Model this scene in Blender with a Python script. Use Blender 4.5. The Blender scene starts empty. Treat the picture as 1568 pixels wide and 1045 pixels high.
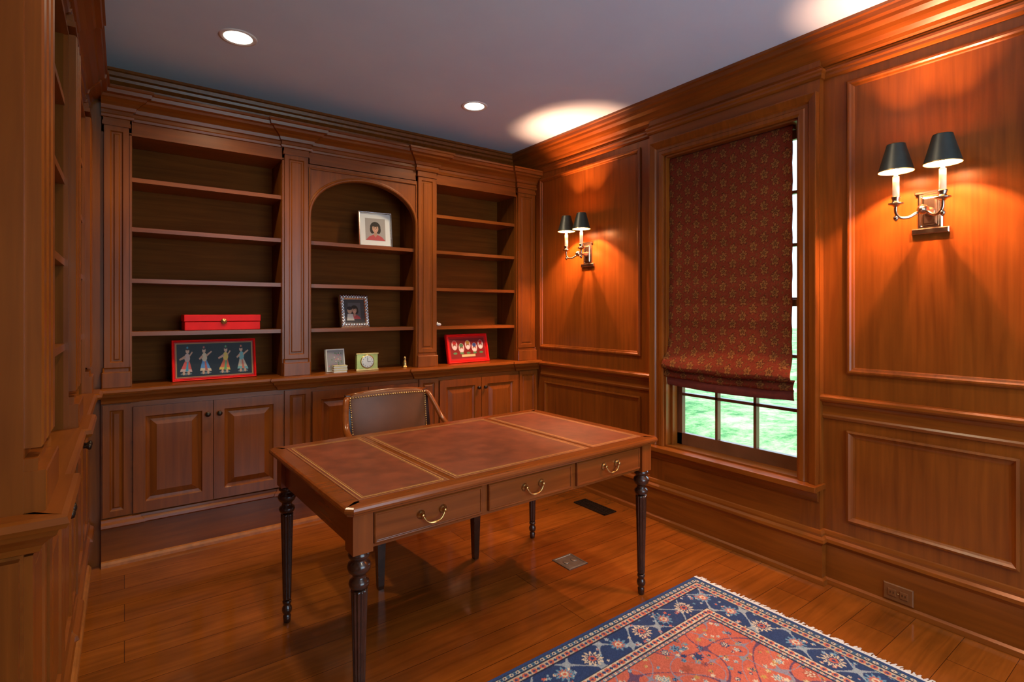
import bpy, bmesh, math, random
import numpy as np
from mathutils import Vector, Matrix
random.seed(3); rng=np.random.RandomState(5)
C=bpy.context; D=bpy.data
sc=C.scene
sc.view_settings.view_transform='Standard'
sc.view_settings.look='None'
sc.view_settings.exposure=0.0

# ------------------------------------------------------------ materials
def newmat(name):
    m=D.materials.new(name); m.use_nodes=True
    nt=m.node_tree; b=nt.nodes['Principled BSDF']; return m,nt,b
def simple(name,col,rough=.5,metal=0,emit=None,es=0,noise=0,nscale=30,spec=.5,coat=0):
    m,nt,b=newmat(name)
    b.inputs['Base Color'].default_value=(*col,1); b.inputs['Roughness'].default_value=rough
    b.inputs['Metallic'].default_value=metal; b.inputs['Specular IOR Level'].default_value=spec
    b.inputs['Coat Weight'].default_value=coat
    if emit: b.inputs['Emission Color'].default_value=(*emit,1); b.inputs['Emission Strength'].default_value=es
    if noise:
        tc=nt.nodes.new('ShaderNodeTexCoord'); n=nt.nodes.new('ShaderNodeTexNoise'); n.inputs['Scale'].default_value=nscale; n.inputs['Detail'].default_value=4
        r=nt.nodes.new('ShaderNodeValToRGB')
        r.color_ramp.elements[0].position=.3; r.color_ramp.elements[1].position=.7
        r.color_ramp.elements[0].color=(*[c*(1-noise) for c in col],1); r.color_ramp.elements[1].color=(*[min(1,c*(1+noise)) for c in col],1)
        nt.links.new(tc.outputs['Object'],n.inputs['Vector']); nt.links.new(n.outputs['Fac'],r.inputs['Fac']); nt.links.new(r.outputs['Color'],b.inputs['Base Color'])
    return m
def wood(name,axis,dark,light,rough=.30,coat=0,fine=38,spec=.38):
    m,nt,b=newmat(name)
    tc=nt.nodes.new('ShaderNodeTexCoord'); mp=nt.nodes.new('ShaderNodeMapping')
    s=[1,1,1]; s[axis]=.055; mp.inputs['Scale'].default_value=s
    n=nt.nodes.new('ShaderNodeTexNoise'); n.inputs['Scale'].default_value=fine; n.inputs['Detail'].default_value=5; n.inputs['Distortion'].default_value=.6
    n2=nt.nodes.new('ShaderNodeTexNoise'); n2.inputs['Scale'].default_value=2.2; n2.inputs['Detail'].default_value=2
    mx=nt.nodes.new('ShaderNodeMath'); mx.operation='MULTIPLY_ADD'; mx.inputs[1].default_value=.62
    m2=nt.nodes.new('ShaderNodeMath'); m2.operation='MULTIPLY'; m2.inputs[1].default_value=.38
    r=nt.nodes.new('ShaderNodeValToRGB'); r.color_ramp.elements[0].position=.28; r.color_ramp.elements[1].position=.72
    r.color_ramp.elements[0].color=(*dark,1); r.color_ramp.elements[1].color=(*light,1)
    L=nt.links.new
    L(tc.outputs['Object'],mp.inputs['Vector']); L(mp.outputs['Vector'],n.inputs['Vector']); L(tc.outputs['Object'],n2.inputs['Vector'])
    L(n2.outputs['Fac'],m2.inputs[0]); L(n.outputs['Fac'],mx.inputs[0]); L(m2.outputs[0],mx.inputs[2]); L(mx.outputs[0],r.inputs['Fac']); L(r.outputs['Color'],b.inputs['Base Color'])
    b.inputs['Roughness'].default_value=rough; b.inputs['Coat Weight'].default_value=coat; b.inputs['Coat Roughness'].default_value=.18
    b.inputs['Specular IOR Level'].default_value=spec
    return m
WD=(.140,.031,.0035); WL=(.29,.073,.0075)
W=[wood('panel_wood_'+'xyz'[i],i,WD,WL) for i in range(3)]
ID=(.10,.028,.004); IL=(.20,.060,.008)  # panel wood darkened for shelf interiors, recess shade put into the colour
WI=[wood('interior_shaded_wood_'+'xyz'[i],i,ID,IL,rough=.55,spec=.05) for i in range(3)]
DW=[wood('desk_wood_'+'xyz'[i],i,(.15,.036,.006),(.28,.068,.011),rough=.22,coat=.2) for i in range(3)]
BLK=simple('dark_turned_wood',(.040,.013,.006),.25,coat=.3,noise=.3,nscale=14)
MC=simple('ceiling_paint',(.66,.82,1.0),.75,noise=.03,nscale=3)
MBRASS=simple('antique_brass',(.62,.40,.14),.3,1,noise=.15,nscale=60)
MNICK=simple('aged_nickel',(.55,.42,.30),.22,1,noise=.1,nscale=50)
MDARK=simple('dark_bronze',(.05,.035,.025),.35,.8,noise=.2,nscale=50)
MSHADE=simple('shade_black_parchment',(.018,.022,.018),.45,noise=.2,nscale=20)
MSHIN=simple('shade_gold_lining',(.75,.5,.22),.4,.6,noise=.1)
MCAND=simple('candle_sleeve',(.85,.72,.5),.5,emit=(1,.6,.3),es=.5,noise=.05)
MBULB=simple('bulb_glow',(1,.9,.7),.4,emit=(1,.72,.42),es=30)
MCAN=simple('can_lens',(1,1,1),.4,emit=(1,.86,.66),es=9)
MCANT=simple('can_trim',(.8,.78,.74),.5,noise=.03)
MWHITE=simple('white_paint',(.75,.74,.70),.5,noise=.05)
MLEA=simple('brown_leather',(.17,.062,.024),.42,noise=.12,nscale=9,spec=.30)
MDL=simple('desk_leather',(.20,.045,.017),.36,noise=.28,nscale=14,spec=.45)
MGOLD=simple('gold_tooling',(.66,.36,.11),.4,.4,noise=.35,nscale=260)
MRED=simple('red_lacquer',(.88,.010,.008),.5,noise=.08,nscale=12,spec=.2)
MSILV=simple('silver_frame',(.7,.7,.7),.22,1,noise=.2,nscale=80)
MOUTL=simple('outlet_brown',(.20,.065,.018),.35,noise=.1)
MFABD=simple('shade_lining',(.13,.016,.008),.8,noise=.2)
def floormat():
    m,nt,b=newmat('plank_floor'); L=nt.links.new; N=nt.nodes.new
    tc=N('ShaderNodeTexCoord'); br=N('ShaderNodeTexBrick')
    br.inputs['Scale'].default_value=1; br.inputs['Brick Width'].default_value=2.6; br.inputs['Row Height'].default_value=.17
    br.inputs['Mortar Size'].default_value=.0012; br.inputs['Mortar Smooth'].default_value=.2; br.offset=.37
    br.inputs['Color1'].default_value=(.25,.066,.008,1); br.inputs['Color2'].default_value=(.185,.046,.006,1); br.inputs['Mortar'].default_value=(.06,.014,.003,1)
    L(tc.outputs['Object'],br.inputs['Vector'])
    mp=N('ShaderNodeMapping'); mp.inputs['Scale'].default_value=(.09,1,1); n=N('ShaderNodeTexNoise'); n.inputs['Scale'].default_value=26; n.inputs['Detail'].default_value=6; n.inputs['Distortion'].default_value=1.2
    L(tc.outputs['Object'],mp.inputs['Vector']); L(mp.outputs['Vector'],n.inputs['Vector'])
    n2=N('ShaderNodeTexNoise'); n2.inputs['Scale'].default_value=3.5; n2.inputs['Detail'].default_value=3; L(tc.outputs['Object'],n2.inputs['Vector'])
    ad=N('ShaderNodeMath'); ad.operation='ADD'; L(n.outputs['Fac'],ad.inputs[0]); L(n2.outputs['Fac'],ad.inputs[1])
    mr=N('ShaderNodeMapRange'); mr.inputs['From Min'].default_value=.7; mr.inputs['From Max'].default_value=1.3; mr.inputs['To Min'].default_value=.70; mr.inputs['To Max'].default_value=1.30
    L(ad.outputs[0],mr.inputs['Value'])
    mx=N('ShaderNodeMix'); mx.data_type='RGBA'; mx.blend_type='MULTIPLY'; mx.inputs['Factor'].default_value=1
    L(br.outputs['Color'],mx.inputs['A']); L(mr.outputs['Result'],mx.inputs['B']); L(mx.outputs['Result'],b.inputs['Base Color'])
    b.inputs['Roughness'].default_value=.13; b.inputs['Specular IOR Level'].default_value=.6
    bp=N('ShaderNodeBump'); bp.inputs['Strength'].default_value=.12; bp.inputs['Distance'].default_value=.002
    L(n2.outputs['Fac'],bp.inputs['Height']); L(bp.outputs['Normal'],b.inputs['Normal'])
    return m
MFLOOR=floormat()
def grassmat():
    m,nt,b=newmat('lawn_grass'); L=nt.links.new; N=nt.nodes.new
    tc=N('ShaderNodeTexCoord'); n=N('ShaderNodeTexNoise'); n.inputs['Scale'].default_value=1.3; n.inputs['Detail'].default_value=14; n.inputs['Roughness'].default_value=.85
    r=N('ShaderNodeValToRGB'); e=r.color_ramp.elements; e[0].position=.42; e[0].color=(.02,.13,.02,1); e[1].position=.60; e[1].color=(.40,.66,.22,1)  # bright and dark greens: grass variation with dappled light painted in
    L(tc.outputs['Object'],n.inputs['Vector']); L(n.outputs['Fac'],r.inputs['Fac']); L(r.outputs['Color'],b.inputs['Base Color']); b.inputs['Roughness'].default_value=.9
    return m
MGRASS=grassmat()
def glassmat():
    m=D.materials.new('window_glass'); m.use_nodes=True; nt=m.node_tree; nt.nodes.clear(); N=nt.nodes.new; L=nt.links.new
    o=N('ShaderNodeOutputMaterial'); t=N('ShaderNodeBsdfTransparent'); g=N('ShaderNodeBsdfGlossy'); g.inputs['Roughness'].default_value=.02
    mx=N('ShaderNodeMixShader'); mx.inputs[0].default_value=.06
    L(t.outputs[0],mx.inputs[1]); L(g.outputs[0],mx.inputs[2]); L(mx.outputs[0],o.inputs[0]); return m
MGLASS=glassmat()
def attrmat(name,rough=.5,bump=0,spec=.25):
    m,nt,b=newmat(name); a=nt.nodes.new('ShaderNodeAttribute'); a.attribute_name='Col'
    nt.links.new(a.outputs['Color'],b.inputs['Base Color']); b.inputs['Roughness'].default_value=rough; b.inputs['Specular IOR Level'].default_value=spec
    if bump:
        n=nt.nodes.new('ShaderNodeTexNoise'); n.inputs['Scale'].default_value=350; bp=nt.nodes.new('ShaderNodeBump'); bp.inputs['Strength'].default_value=bump
        tc=nt.nodes.new('ShaderNodeTexCoord'); nt.links.new(tc.outputs['Object'],n.inputs['Vector']); nt.links.new(n.outputs['Fac'],bp.inputs['Height']); nt.links.new(bp.outputs['Normal'],b.inputs['Normal'])
    return m
MPRINT=attrmat('printed_picture',.45); MRUG=attrmat('rug_wool',.95,.3); MFAB=attrmat('damask_fabric',.85,.2,.12)

# ------------------------------------------------------------ mesh builder
class MB:
    def __init__(s,name): s.name=name; s.v=[]; s.f=[]; s.mi=[]; s.sm=[]; s.mats=[]
    def mid(s,m):
        if m not in s.mats: s.mats.append(m)
        return s.mats.index(m)
    def add(s,vs,fs,mat,smooth=False):
        o=len(s.v); s.v+= [tuple(p) for p in vs]; k=s.mid(mat)
        for f in fs: s.f.append([o+i for i in f]); s.mi.append(k); s.sm.append(smooth)
    def box(s,x0,x1,y0,y1,z0,z1,mat=None):
        if mat is None: mat=W
        if isinstance(mat,list):
            d=[abs(x1-x0),abs(y1-y0),abs(z1-z0)]; mat=mat[d.index(max(d))]
        vs=[(x,y,z) for x in (x0,x1) for y in (y0,y1) for z in (z0,z1)]
        s.add(vs,[(0,1,3,2),(4,6,7,5),(0,4,5,1),(2,3,7,6),(0,2,6,4),(1,5,7,3)],mat)
    def nested(s,mp,u0,u1,v0,v1,prof,mat,fill=True):
        vs=[];fs=[]
        for (i,h) in prof:
            for (a,b) in ((u0+i,v0+i),(u1-i,v0+i),(u1-i,v1-i),(u0+i,v1-i)): vs.append(mp(a,b,h))
        n=len(prof)
        for k in range(n-1):
            for j in range(4):
                fs.append((4*k+j,4*k+(j+1)%4,4*k+4+(j+1)%4,4*k+4+j))
        if fill: k=4*(n-1); fs.append((k,k+1,k+2,k+3))
        s.add(vs,fs,mat)
    def sweep(s,path,prof,mp,mat,closed=False,smooth=False,side=1):
        P=[Vector(p) for p in path]; n=len(P); vs=[];fs=[]; m=len(prof)
        for i in range(n):
            ds=[]
            if i>0 or closed: ds.append((P[i]-P[i-1]).normalized())
            if i<n-1 or closed: ds.append((P[(i+1)%n]-P[i]).normalized())
            ns=[Vector((-d.y,d.x))*side for d in ds]
            if len(ns)==2:
                t=(ns[0]+ns[1]); t.normalize(); c=max(.25,t.dot(ns[0])); nn=t/c
            else: nn=ns[0]
            for (o,h) in prof:
                q=P[i]+nn*o; vs.append(mp(q.x,q.y,h))
        rn=n if closed else n-1
        for i in range(rn):
            for j in range(m-1):
                a=i*m+j; b=((i+1)%n)*m+j; fs.append((a,b,b+1,a+1))
        if not closed:
            fs.append(tuple(range(m))); fs.append(tuple((n-1)*m+j for j in range(m)))
        s.add(vs,fs,mat,smooth)
    def lathe(s,c,prof,mat,seg=24,axis='z',smooth=True,caps=True,flutes=0):
        vs=[];fs=[];n=len(prof)
        for p in prof:
            z,r=p[0],p[1]; fl=p[2] if len(p)>2 else 0
            for k in range(seg):
                a=2*math.pi*k/seg; rr=r
                if fl: rr=r*(1-fl*(.5-.5*math.cos(a*flutes)))
                x,y=rr*math.cos(a),rr*math.sin(a)
                q={'z':(x,y,z),'y':(x,z,y),'x':(z,x,y)}[axis]
                vs.append((c[0]+q[0],c[1]+q[1],c[2]+q[2]))
        for i in range(n-1):
            for k in range(seg):
                fs.append((i*seg+k,i*seg+(k+1)%seg,(i+1)*seg+(k+1)%seg,(i+1)*seg+k))
        if caps: fs.append(tuple(range(seg))); fs.append(tuple((n-1)*seg+k for k in range(seg)))
        s.add(vs,fs,mat,smooth)
    def tube(s,pts,rad,mat,seg=10,flat=1.0):
        P=[Vector(p) for p in pts]; n=len(P)
        if not isinstance(rad,(list,tuple)): rad=[rad]*n
        vs=[];fs=[]; up=Vector((0,0,1)); prev=None
        for i in range(n):
            t=(P[min(i+1,n-1)]-P[max(i-1,0)]).normalized()
            if prev is None:
                a=t.cross(up); 
                if a.length<.1: a=t.cross(Vector((1,0,0)))
            else: a=prev-t*prev.dot(t)
            a.normalize(); b=t.cross(a); prev=a
            for k in range(seg):
                th=2*math.pi*k/seg; vs.append(P[i]+a*math.cos(th)*rad[i]+b*math.sin(th)*rad[i]*flat)
        for i in range(n-1):
            for k in range(seg): fs.append((i*seg+k,i*seg+(k+1)%seg,(i+1)*seg+(k+1)%seg,(i+1)*seg+k))
        fs.append(tuple(range(seg))); fs.append(tuple((n-1)*seg+k for k in range(seg)))
        s.add(vs,fs,mat,True)
    def blob(s,c,r,mat,e=.45,nu=24,nv=14,fn=None):
        def sg(x,p): return math.copysign(abs(x)**p,x)
        vs=[];fs=[]
        for i in range(nv+1):
            ph=-math.pi/2+math.pi*i/nv
            for j in range(nu):
                th=2*math.pi*j/nu
                p=Vector((sg(math.cos(ph),e)*sg(math.cos(th),e)*r[0],sg(math.cos(ph),e)*sg(math.sin(th),e)*r[1],sg(math.sin(ph),e)*r[2]))
                p+=Vector(c)
                if fn: p=Vector(fn(p))
                vs.append(p)
        for i in range(nv):
            for j in range(nu): fs.append((i*nu+j,i*nu+(j+1)%nu,(i+1)*nu+(j+1)%nu,(i+1)*nu+j))
        s.add(vs,fs,mat,True)
    def build(s,loc=(0,0,0),rotz=0,bevel=0,parent=None,xf=None):
        me=D.meshes.new(s.name); vs=s.v
        if xf is not None: vs=[tuple(xf@Vector(p)) for p in vs]
        me.from_pydata([tuple(p) for p in vs],[],s.f)
        for m in s.mats: me.materials.append(m)
        me.polygons.foreach_set('material_index',s.mi); me.polygons.foreach_set('use_smooth',s.sm)
        bm=bmesh.new(); bm.from_mesh(me); bmesh.ops.recalc_face_normals(bm,faces=bm.faces); bm.to_mesh(me); bm.free()
        o=D.objects.new(s.name,me); C.collection.objects.link(o); o.location=loc; o.rotation_euler=(0,0,rotz)
        if bevel:
            b=o.modifiers.new('bevel','BEVEL'); b.width=bevel; b.segments=2; b.limit_method='ANGLE'; b.angle_limit=math.radians(50); b.harden_normals=False
        if parent: o.parent=parent
        return o
def empty(name,loc=(0,0,0),rotz=0):
    e=D.objects.new(name,None); C.collection.objects.link(e); e.location=loc; e.rotation_euler=(0,0,rotz); e.empty_display_size=.1; return e

XY=lambda a,b,h:(a,b,h)
H=2.75
XE=2.87   # east panel face
XB=2.83   # window bay face
YF=3.60   # back bookcase face

# ------------------------------------------------------------ room shell
m=MB('floor'); m.box(-.6,3.05,-1.5,4.05,-.08,0,MFLOOR); m.build()
m=MB('ceiling'); m.box(-.6,3.05,-1.5,4.05,H,H+.1,MC); m.build()
m=MB('wall_north'); m.box(-.6,3.05,3.90,4.05,0,H); m.build()
m=MB('wall_west'); m.box(-.6,-.45,-1.5,3.90,0,H); m.build()
m=MB('wall_south')   # behind the camera with a window opening
m.box(-.45,.5,-1.5,-1.35,0,H); m.box(2.5,3.05,-1.5,-1.35,0,H); m.box(.5,2.5,-1.5,-1.35,0,.5); m.box(.5,2.5,-1.5,-1.35,2.4,H); m.build()
WY0,WY1,WZ0,WZ1=1.352,2.203,.50,2.37
EAST=lambda u,v,h:(XE-h,u,v)
m=MB('wall_east')
m.box(XE,3.02,-1.35,WY0,0,H); m.box(XE,3.02,WY1,3.90,0,H); m.box(XE,3.02,WY0,WY1,0,WZ0); m.box(XE,3.02,WY0,WY1,WZ1,H)
BY0,BY1=1.25,2.325
m.box(XB,XE,BY0,WY0,0,2.66); m.box(XB,XE,WY1,BY1,0,2.66); m.box(XB,XE,WY0,WY1,0,WZ0); m.box(XB,XE,WY0,WY1,WZ1,2.66)
PAN=[(0,0),(0,.010),(.008,.017),(.016,.017),(.022,.010),(.030,.007),(.034,0.001)]
def panel(y0,y1,z0,z1): m.nested(EAST,y0,y1,z0,z1,PAN,W[2])
def lowpanel(y0,y1,z0,z1): m.nested(EAST,y0,y1,z0,z1,[(0,0),(0,.012),(.010,.016),(.018,.008),(.026,.003),(.034,.001)],W[2])
for (a,b) in ((2.43,3.525),(.46,1.14),(-.62,.34)):
    panel(a,b,1.055,2.49)
for (a,b) in ((2.43,3.46),(.515,1.14),(-.62,.36)):
    lowpanel(a,b,.33,.778)
m.build()

def jog(x0,x1,js,base,depth):
    pts=[(x0,base)]
    for (a,b) in js:
        if a<=x0+.001: pts=[(x0,base-depth)]
        else: pts+=[(a,base),(a,base-depth)]
        pts+=[(b,base-depth)]
        if b<x1-.001: pts.append((b,base))
    if pts[-1][0]<x1-.001: pts.append((x1,base))
    return pts
CROWN=[(0,2.572),(.014,2.576),(.018,2.588),(.012,2.597),(.028,2.606),(.032,2.622),(.050,2.638),(.062,2.655),(.068,2.672),(.088,2.688),(.092,2.703),(.108,2.710),(.112,2.73),(.122,2.735),(.122,2.7495),(0,2.7495)]
m=MB('trim_crown')
m.sweep([(XE,-1.34),(XE,3.89),(-.44,3.89),(-.44,-1.34),(XE,-1.34)],CROWN,XY,W[1])
m.sweep([(XE,-1.34),(XE,BY0),(XB,BY0),(XB,BY1),(XE,BY1),(XE,3.6)],[(0,2.535),(.008,2.538),(.013,2.548),(.013,2.560),(.020,2.568),(.020,2.578),(0,2.60)],XY,W[1])
m.build()
m=MB('trim_chair_rail')
RAIL=[(0,.822),(.010,.825),(.014,.838),(.008,.846),(.006,.885),(.012,.893),(.018,.905),(.034,.913),(.040,.922),(.040,.934),(.030,.942),(0,.944)]
m.sweep([(XE,-1.34),(XE,BY0)],RAIL,XY,W[1]); m.sweep([(XE,BY1),(XE,3.51)],RAIL,XY,W[1]); m.build()
m=MB('baseboard_east')
BB=[(0,.262),(.006,.258),(.012,.243),(.012,.232),(.026,.222),(.030,.208),(.022,.196),(.018,.19),(.018,.03),(.030,.022),(.034,.004),(.034,0.0),(0,0)]
m.sweep([(XE,-1.34),(XE,BY0),(XB,BY0),(XB,BY1),(XE,BY1),(XE,3.49)],BB,XY,W[1]); m.build()
m=MB('baseboard_south'); m.sweep([(XE,-1.35),(-.45,-1.35)],[(0,0),(.02,0),(.02,.18),(.008,.2),(0,.2)],XY,W[0],side=-1); m.build()

# ------------------------------------------------------------ window
win=empty('window_1')
m=MB('casing')
CAS=[(0,0),(0,.014),(.012,.020),(.030,.020),(.036,.014),(.052,.014),(.060,.024),(.080,.030),(.092,.034),(.098,.034),(.098,0)]
zs=.49
m.sweep([(WY0,zs),(WY0,WZ1),(WY1,WZ1),(WY1,zs)],CAS,lambda a,b,h:(XB-h,a,b),W[2])
m.box(XB,2.995,WY0,WY0+.012,WZ0,WZ1); m.box(XB,2.995,WY1-.012,WY1,WZ0,WZ1); m.box(XB,2.995,WY0,WY1,WZ1-.012,WZ1)
m.box(XB+.045,2.925,WY0+.012,WY0+.022,WZ0,WZ1); m.box(XB+.045,2.925,WY1-.03,WY1-.012,WZ0,WZ1)
m.box(XB-.075,2.995,BY0-.01,BY1+.01,.462,.49); 
m.sweep([(BY0+.005,.462),(BY1-.005,.462)],[(0,0),(0,.030),(.012,.030),(.02,.018),(.045,.012),(.06,.012),(.062,0)],lambda a,b,h:(XB-h,a,b),W[1],side=-1)
m.build(bevel=.002,parent=win)
m=MB('sash')
SX0,SX1=2.93,2.965
ya,yb=WY0+.012,WY1-.012
SW=[simple('sash_wood',(.16,.055,.022),.35,noise=.2,nscale=9)]*3
def sash(z0,z1,x0,x1,rb,rt):
    m.box(x0,x1,ya,ya+.038,z0,z1,SW); m.box(x0,x1,yb-.05,yb,z0,z1,SW)
    m.box(x0,x1,ya,yb,z0,z0+rb,SW); m.box(x0,x1,ya,yb,z1-rt,z1,SW)
    for k in (1,2):
        y=ya+.038+(yb-ya-.088)*k/3; m.box(x0,x1,y-.009,y+.009,z0+rb,z1-rt,SW)
    zz0,zz1=z0+rb,z1-rt
    for k in (1,2):
        z=zz0+(zz1-zz0)*k/3-(.02 if k==1 and z0<.6 else 0); m.box(x0,x1,ya+.038,yb-.05,z-.009,z+.009,SW)
sash(.49,1.43,SX0,SX1,.085,.04)
sash(1.40,WZ1-.012,SX1+.003,SX1+.03,.04,.05)
m.build(bevel=.002,parent=win)
m=MB('glass'); m.box(2.946,2.948,ya+.03,yb-.04,.56,1.40,MGLASS); m.box(2.98,2.982,ya+.03,yb-.04,1.43,WZ1-.05,MGLASS); m.build(parent=win)

# roman shade: dense cloth grid with a woven damask motif (vertex colours)
y0,y1=WY0+.050,WY1-.014
ctrl=[(2.352,.0)]
for k in range(1,25): 
    z=2.352-(2.352-1.16)*k/24; ctrl.append((z,.002+.004*math.sin(k*1.9)+ .010*(k/24)**3))
ctrl+= [(1.12,.022),(1.08,.040),(1.045,.062),(1.02,.072),(1.003,.066),(.994,.046),(.996,.030),(1.004,.022),(.992,.030),(.975,.040),(.958,.044),(.948,.038),(.944,.028)]
def resample(pr,step):
    out=[];s=0; acc=[0]
    for i in range(1,len(pr)): acc.append(acc[-1]+math.hypot(pr[i][0]-pr[i-1][0],pr[i][1]-pr[i-1][1]))
    n=int(acc[-1]/step)
    for k in range(n+1):
        t=acc[-1]*k/n; out.append((float(np.interp(t,acc,[p[0] for p in pr])),float(np.interp(t,acc,[p[1] for p in pr])),t))
    return out
pr=resample(ctrl,.0038); NYS=220
vs=[];cols=[]
base=np.array((.165,.026,.010)); gold=np.array((.235,.088,.022)); oliv=np.array((.125,.045,.012)); dkc=np.array((.070,.014,.006))
r_=np.random.RandomState(4)
def motif(y,s):
    cw,chh=.062,.088
    col_=math.floor(y/cw); q=s/chh+(.5 if col_%2 else 0); row=math.floor(q)
    p=y/cw-col_-.5; q=q-row-.5
    fl=1 if (row+col_)%2 else -1
    p*=fl
    # palmette flower
    px,py=p*cw/.03,(q-.12)*chh/.03
    r=math.hypot(px,py*.85); th=math.atan2(py,px)
    e=.60+.20*math.cos(5*th+1.57)
    if r<e*.42: return oliv
    if r<e*.55: return dkc
    if r<e: return gold
    if r<e+.13: return dkc
    # curling leaves
    for (cx,cy,R,a0,a1) in ((-.10,-.22,.20,-.3,2.6),(.22,-.12,.16,1.6,4.6),(.05,.40,.13,2.4,5.4),(-.30,.15,.15,3.6,6.2)):
        dx,dy=(p-cx),(q-cy); rr=math.hypot(dx,dy*1.15); t=math.atan2(dy,dx)%6.283
        if a0<=t<=a1 and abs(rr-R)<.055: return gold if abs(rr-R)<.034 else dkc
    if math.hypot(p+.30,q+.36)<.07 or math.hypot(p-.36,q-.33)<.06: return oliv
    return base
n=len(pr)
for j in range(NYS+1):
    t=j/NYS; y=y0+(y1-y0)*t; sag=.014*math.sin(math.pi*t)
    for (z,o,s) in pr:
        w=max(0,min(1,(1.2-z)/.2)); ov=1+w*.12*math.sin(t*9)
        ex=0
        if t<.04: ex=-.022*w*(1-t/.04)
        if t>.97: ex=.010*w*(t-.97)/.03
        vs.append((2.868-o*ov, y+ex, z-sag*w+.0032*w*math.sin(t*14+z*30)))
        cols.append(motif(y-y0,s))
fs=[(j*n+i,j*n+i+1,(j+1)*n+i+1,(j+1)*n+i) for j in range(NYS) for i in range(n-1)]
me=D.meshes.new('roman_shade'); me.from_pydata(vs,[],fs)
cn=np.ones((len(cols),4)); cn[:,:3]=np.array(cols)*(.82+.36*r_.rand(len(cols),1)); at=me.color_attributes.new('Col','FLOAT_COLOR','POINT'); at.data.foreach_set('color',cn.ravel())
me.polygons.foreach_set('use_smooth',[True]*len(fs)); me.materials.append(MFAB)
e=empty('roman_shade')
o=D.objects.new('cloth',me); C.collection.objects.link(o); o.parent=e
sd=o.modifiers.new('s','SOLIDIFY'); sd.thickness=.002; sd.offset=0
m=MB('lining_and_headrail')
lin=[(.950,.030),(.925,.032),(.905,.030),(.892,.024)]
vs=[]
for j in range(29):
    t=j/28; sag=.014*math.sin(math.pi*t)
    for (z,o_) in lin: vs.append((2.868-o_,y0-.02*(j==0)+(y1-y0)*t,z-sag))
m.add(vs,[(j*4+i,j*4+i+1,j*4+5+i,j*4+4+i) for j in range(28) for i in range(3)],MFABD,True)
m.box(2.872,2.90,y0,y1,2.335,2.357,MFABD)
m.build(parent=e)

# ------------------------------------------------------------ back bookcase
SH=[1.25,1.545,1.83,2.105]
PILP=[(0,0),(0,.018),(.026,.018),(.032,.010),(.040,.010),(.046,.015),(.052,.015)]
CORN=[(0,2.405),(.008,2.408),(.012,2.42),(.006,2.428),(.006,2.445),(.016,2.450),(.022,2.468),(.040,2.486),(.062,2.500),(.068,2.512),(.086,2.518),(.090,2.536),(.098,2.540),(.098,2.552),(0,2.552)]
MSHOE=simple('shoe_mould',(.36,.11,.018),.4,noise=.2)
def raised(w=.055):
    return [(0,0),(0,.019),(w,.019),(w+.006,.010),(w+.014,.007),(w+.020,.005),(w+.052,.016),(w+.056,.016)]
def basep(B): return [(B,.255),(B+.008,.25),(B+.012,.238),(B+.026,.228),(B+.03,.214),(B+.018,.204),(B+.006,.20),(B,.2)]
def cntp(B): return [(B,.868),(B+.008,.872),(B+.012,.885),(B+.022,.896),(B+.036,.908),(B+.040,.920),(B+.052,.923),(B+.058,.934),(B+.054,.947),(B+.044,.951),(-.02,.951),(-.02,.92)]
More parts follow.
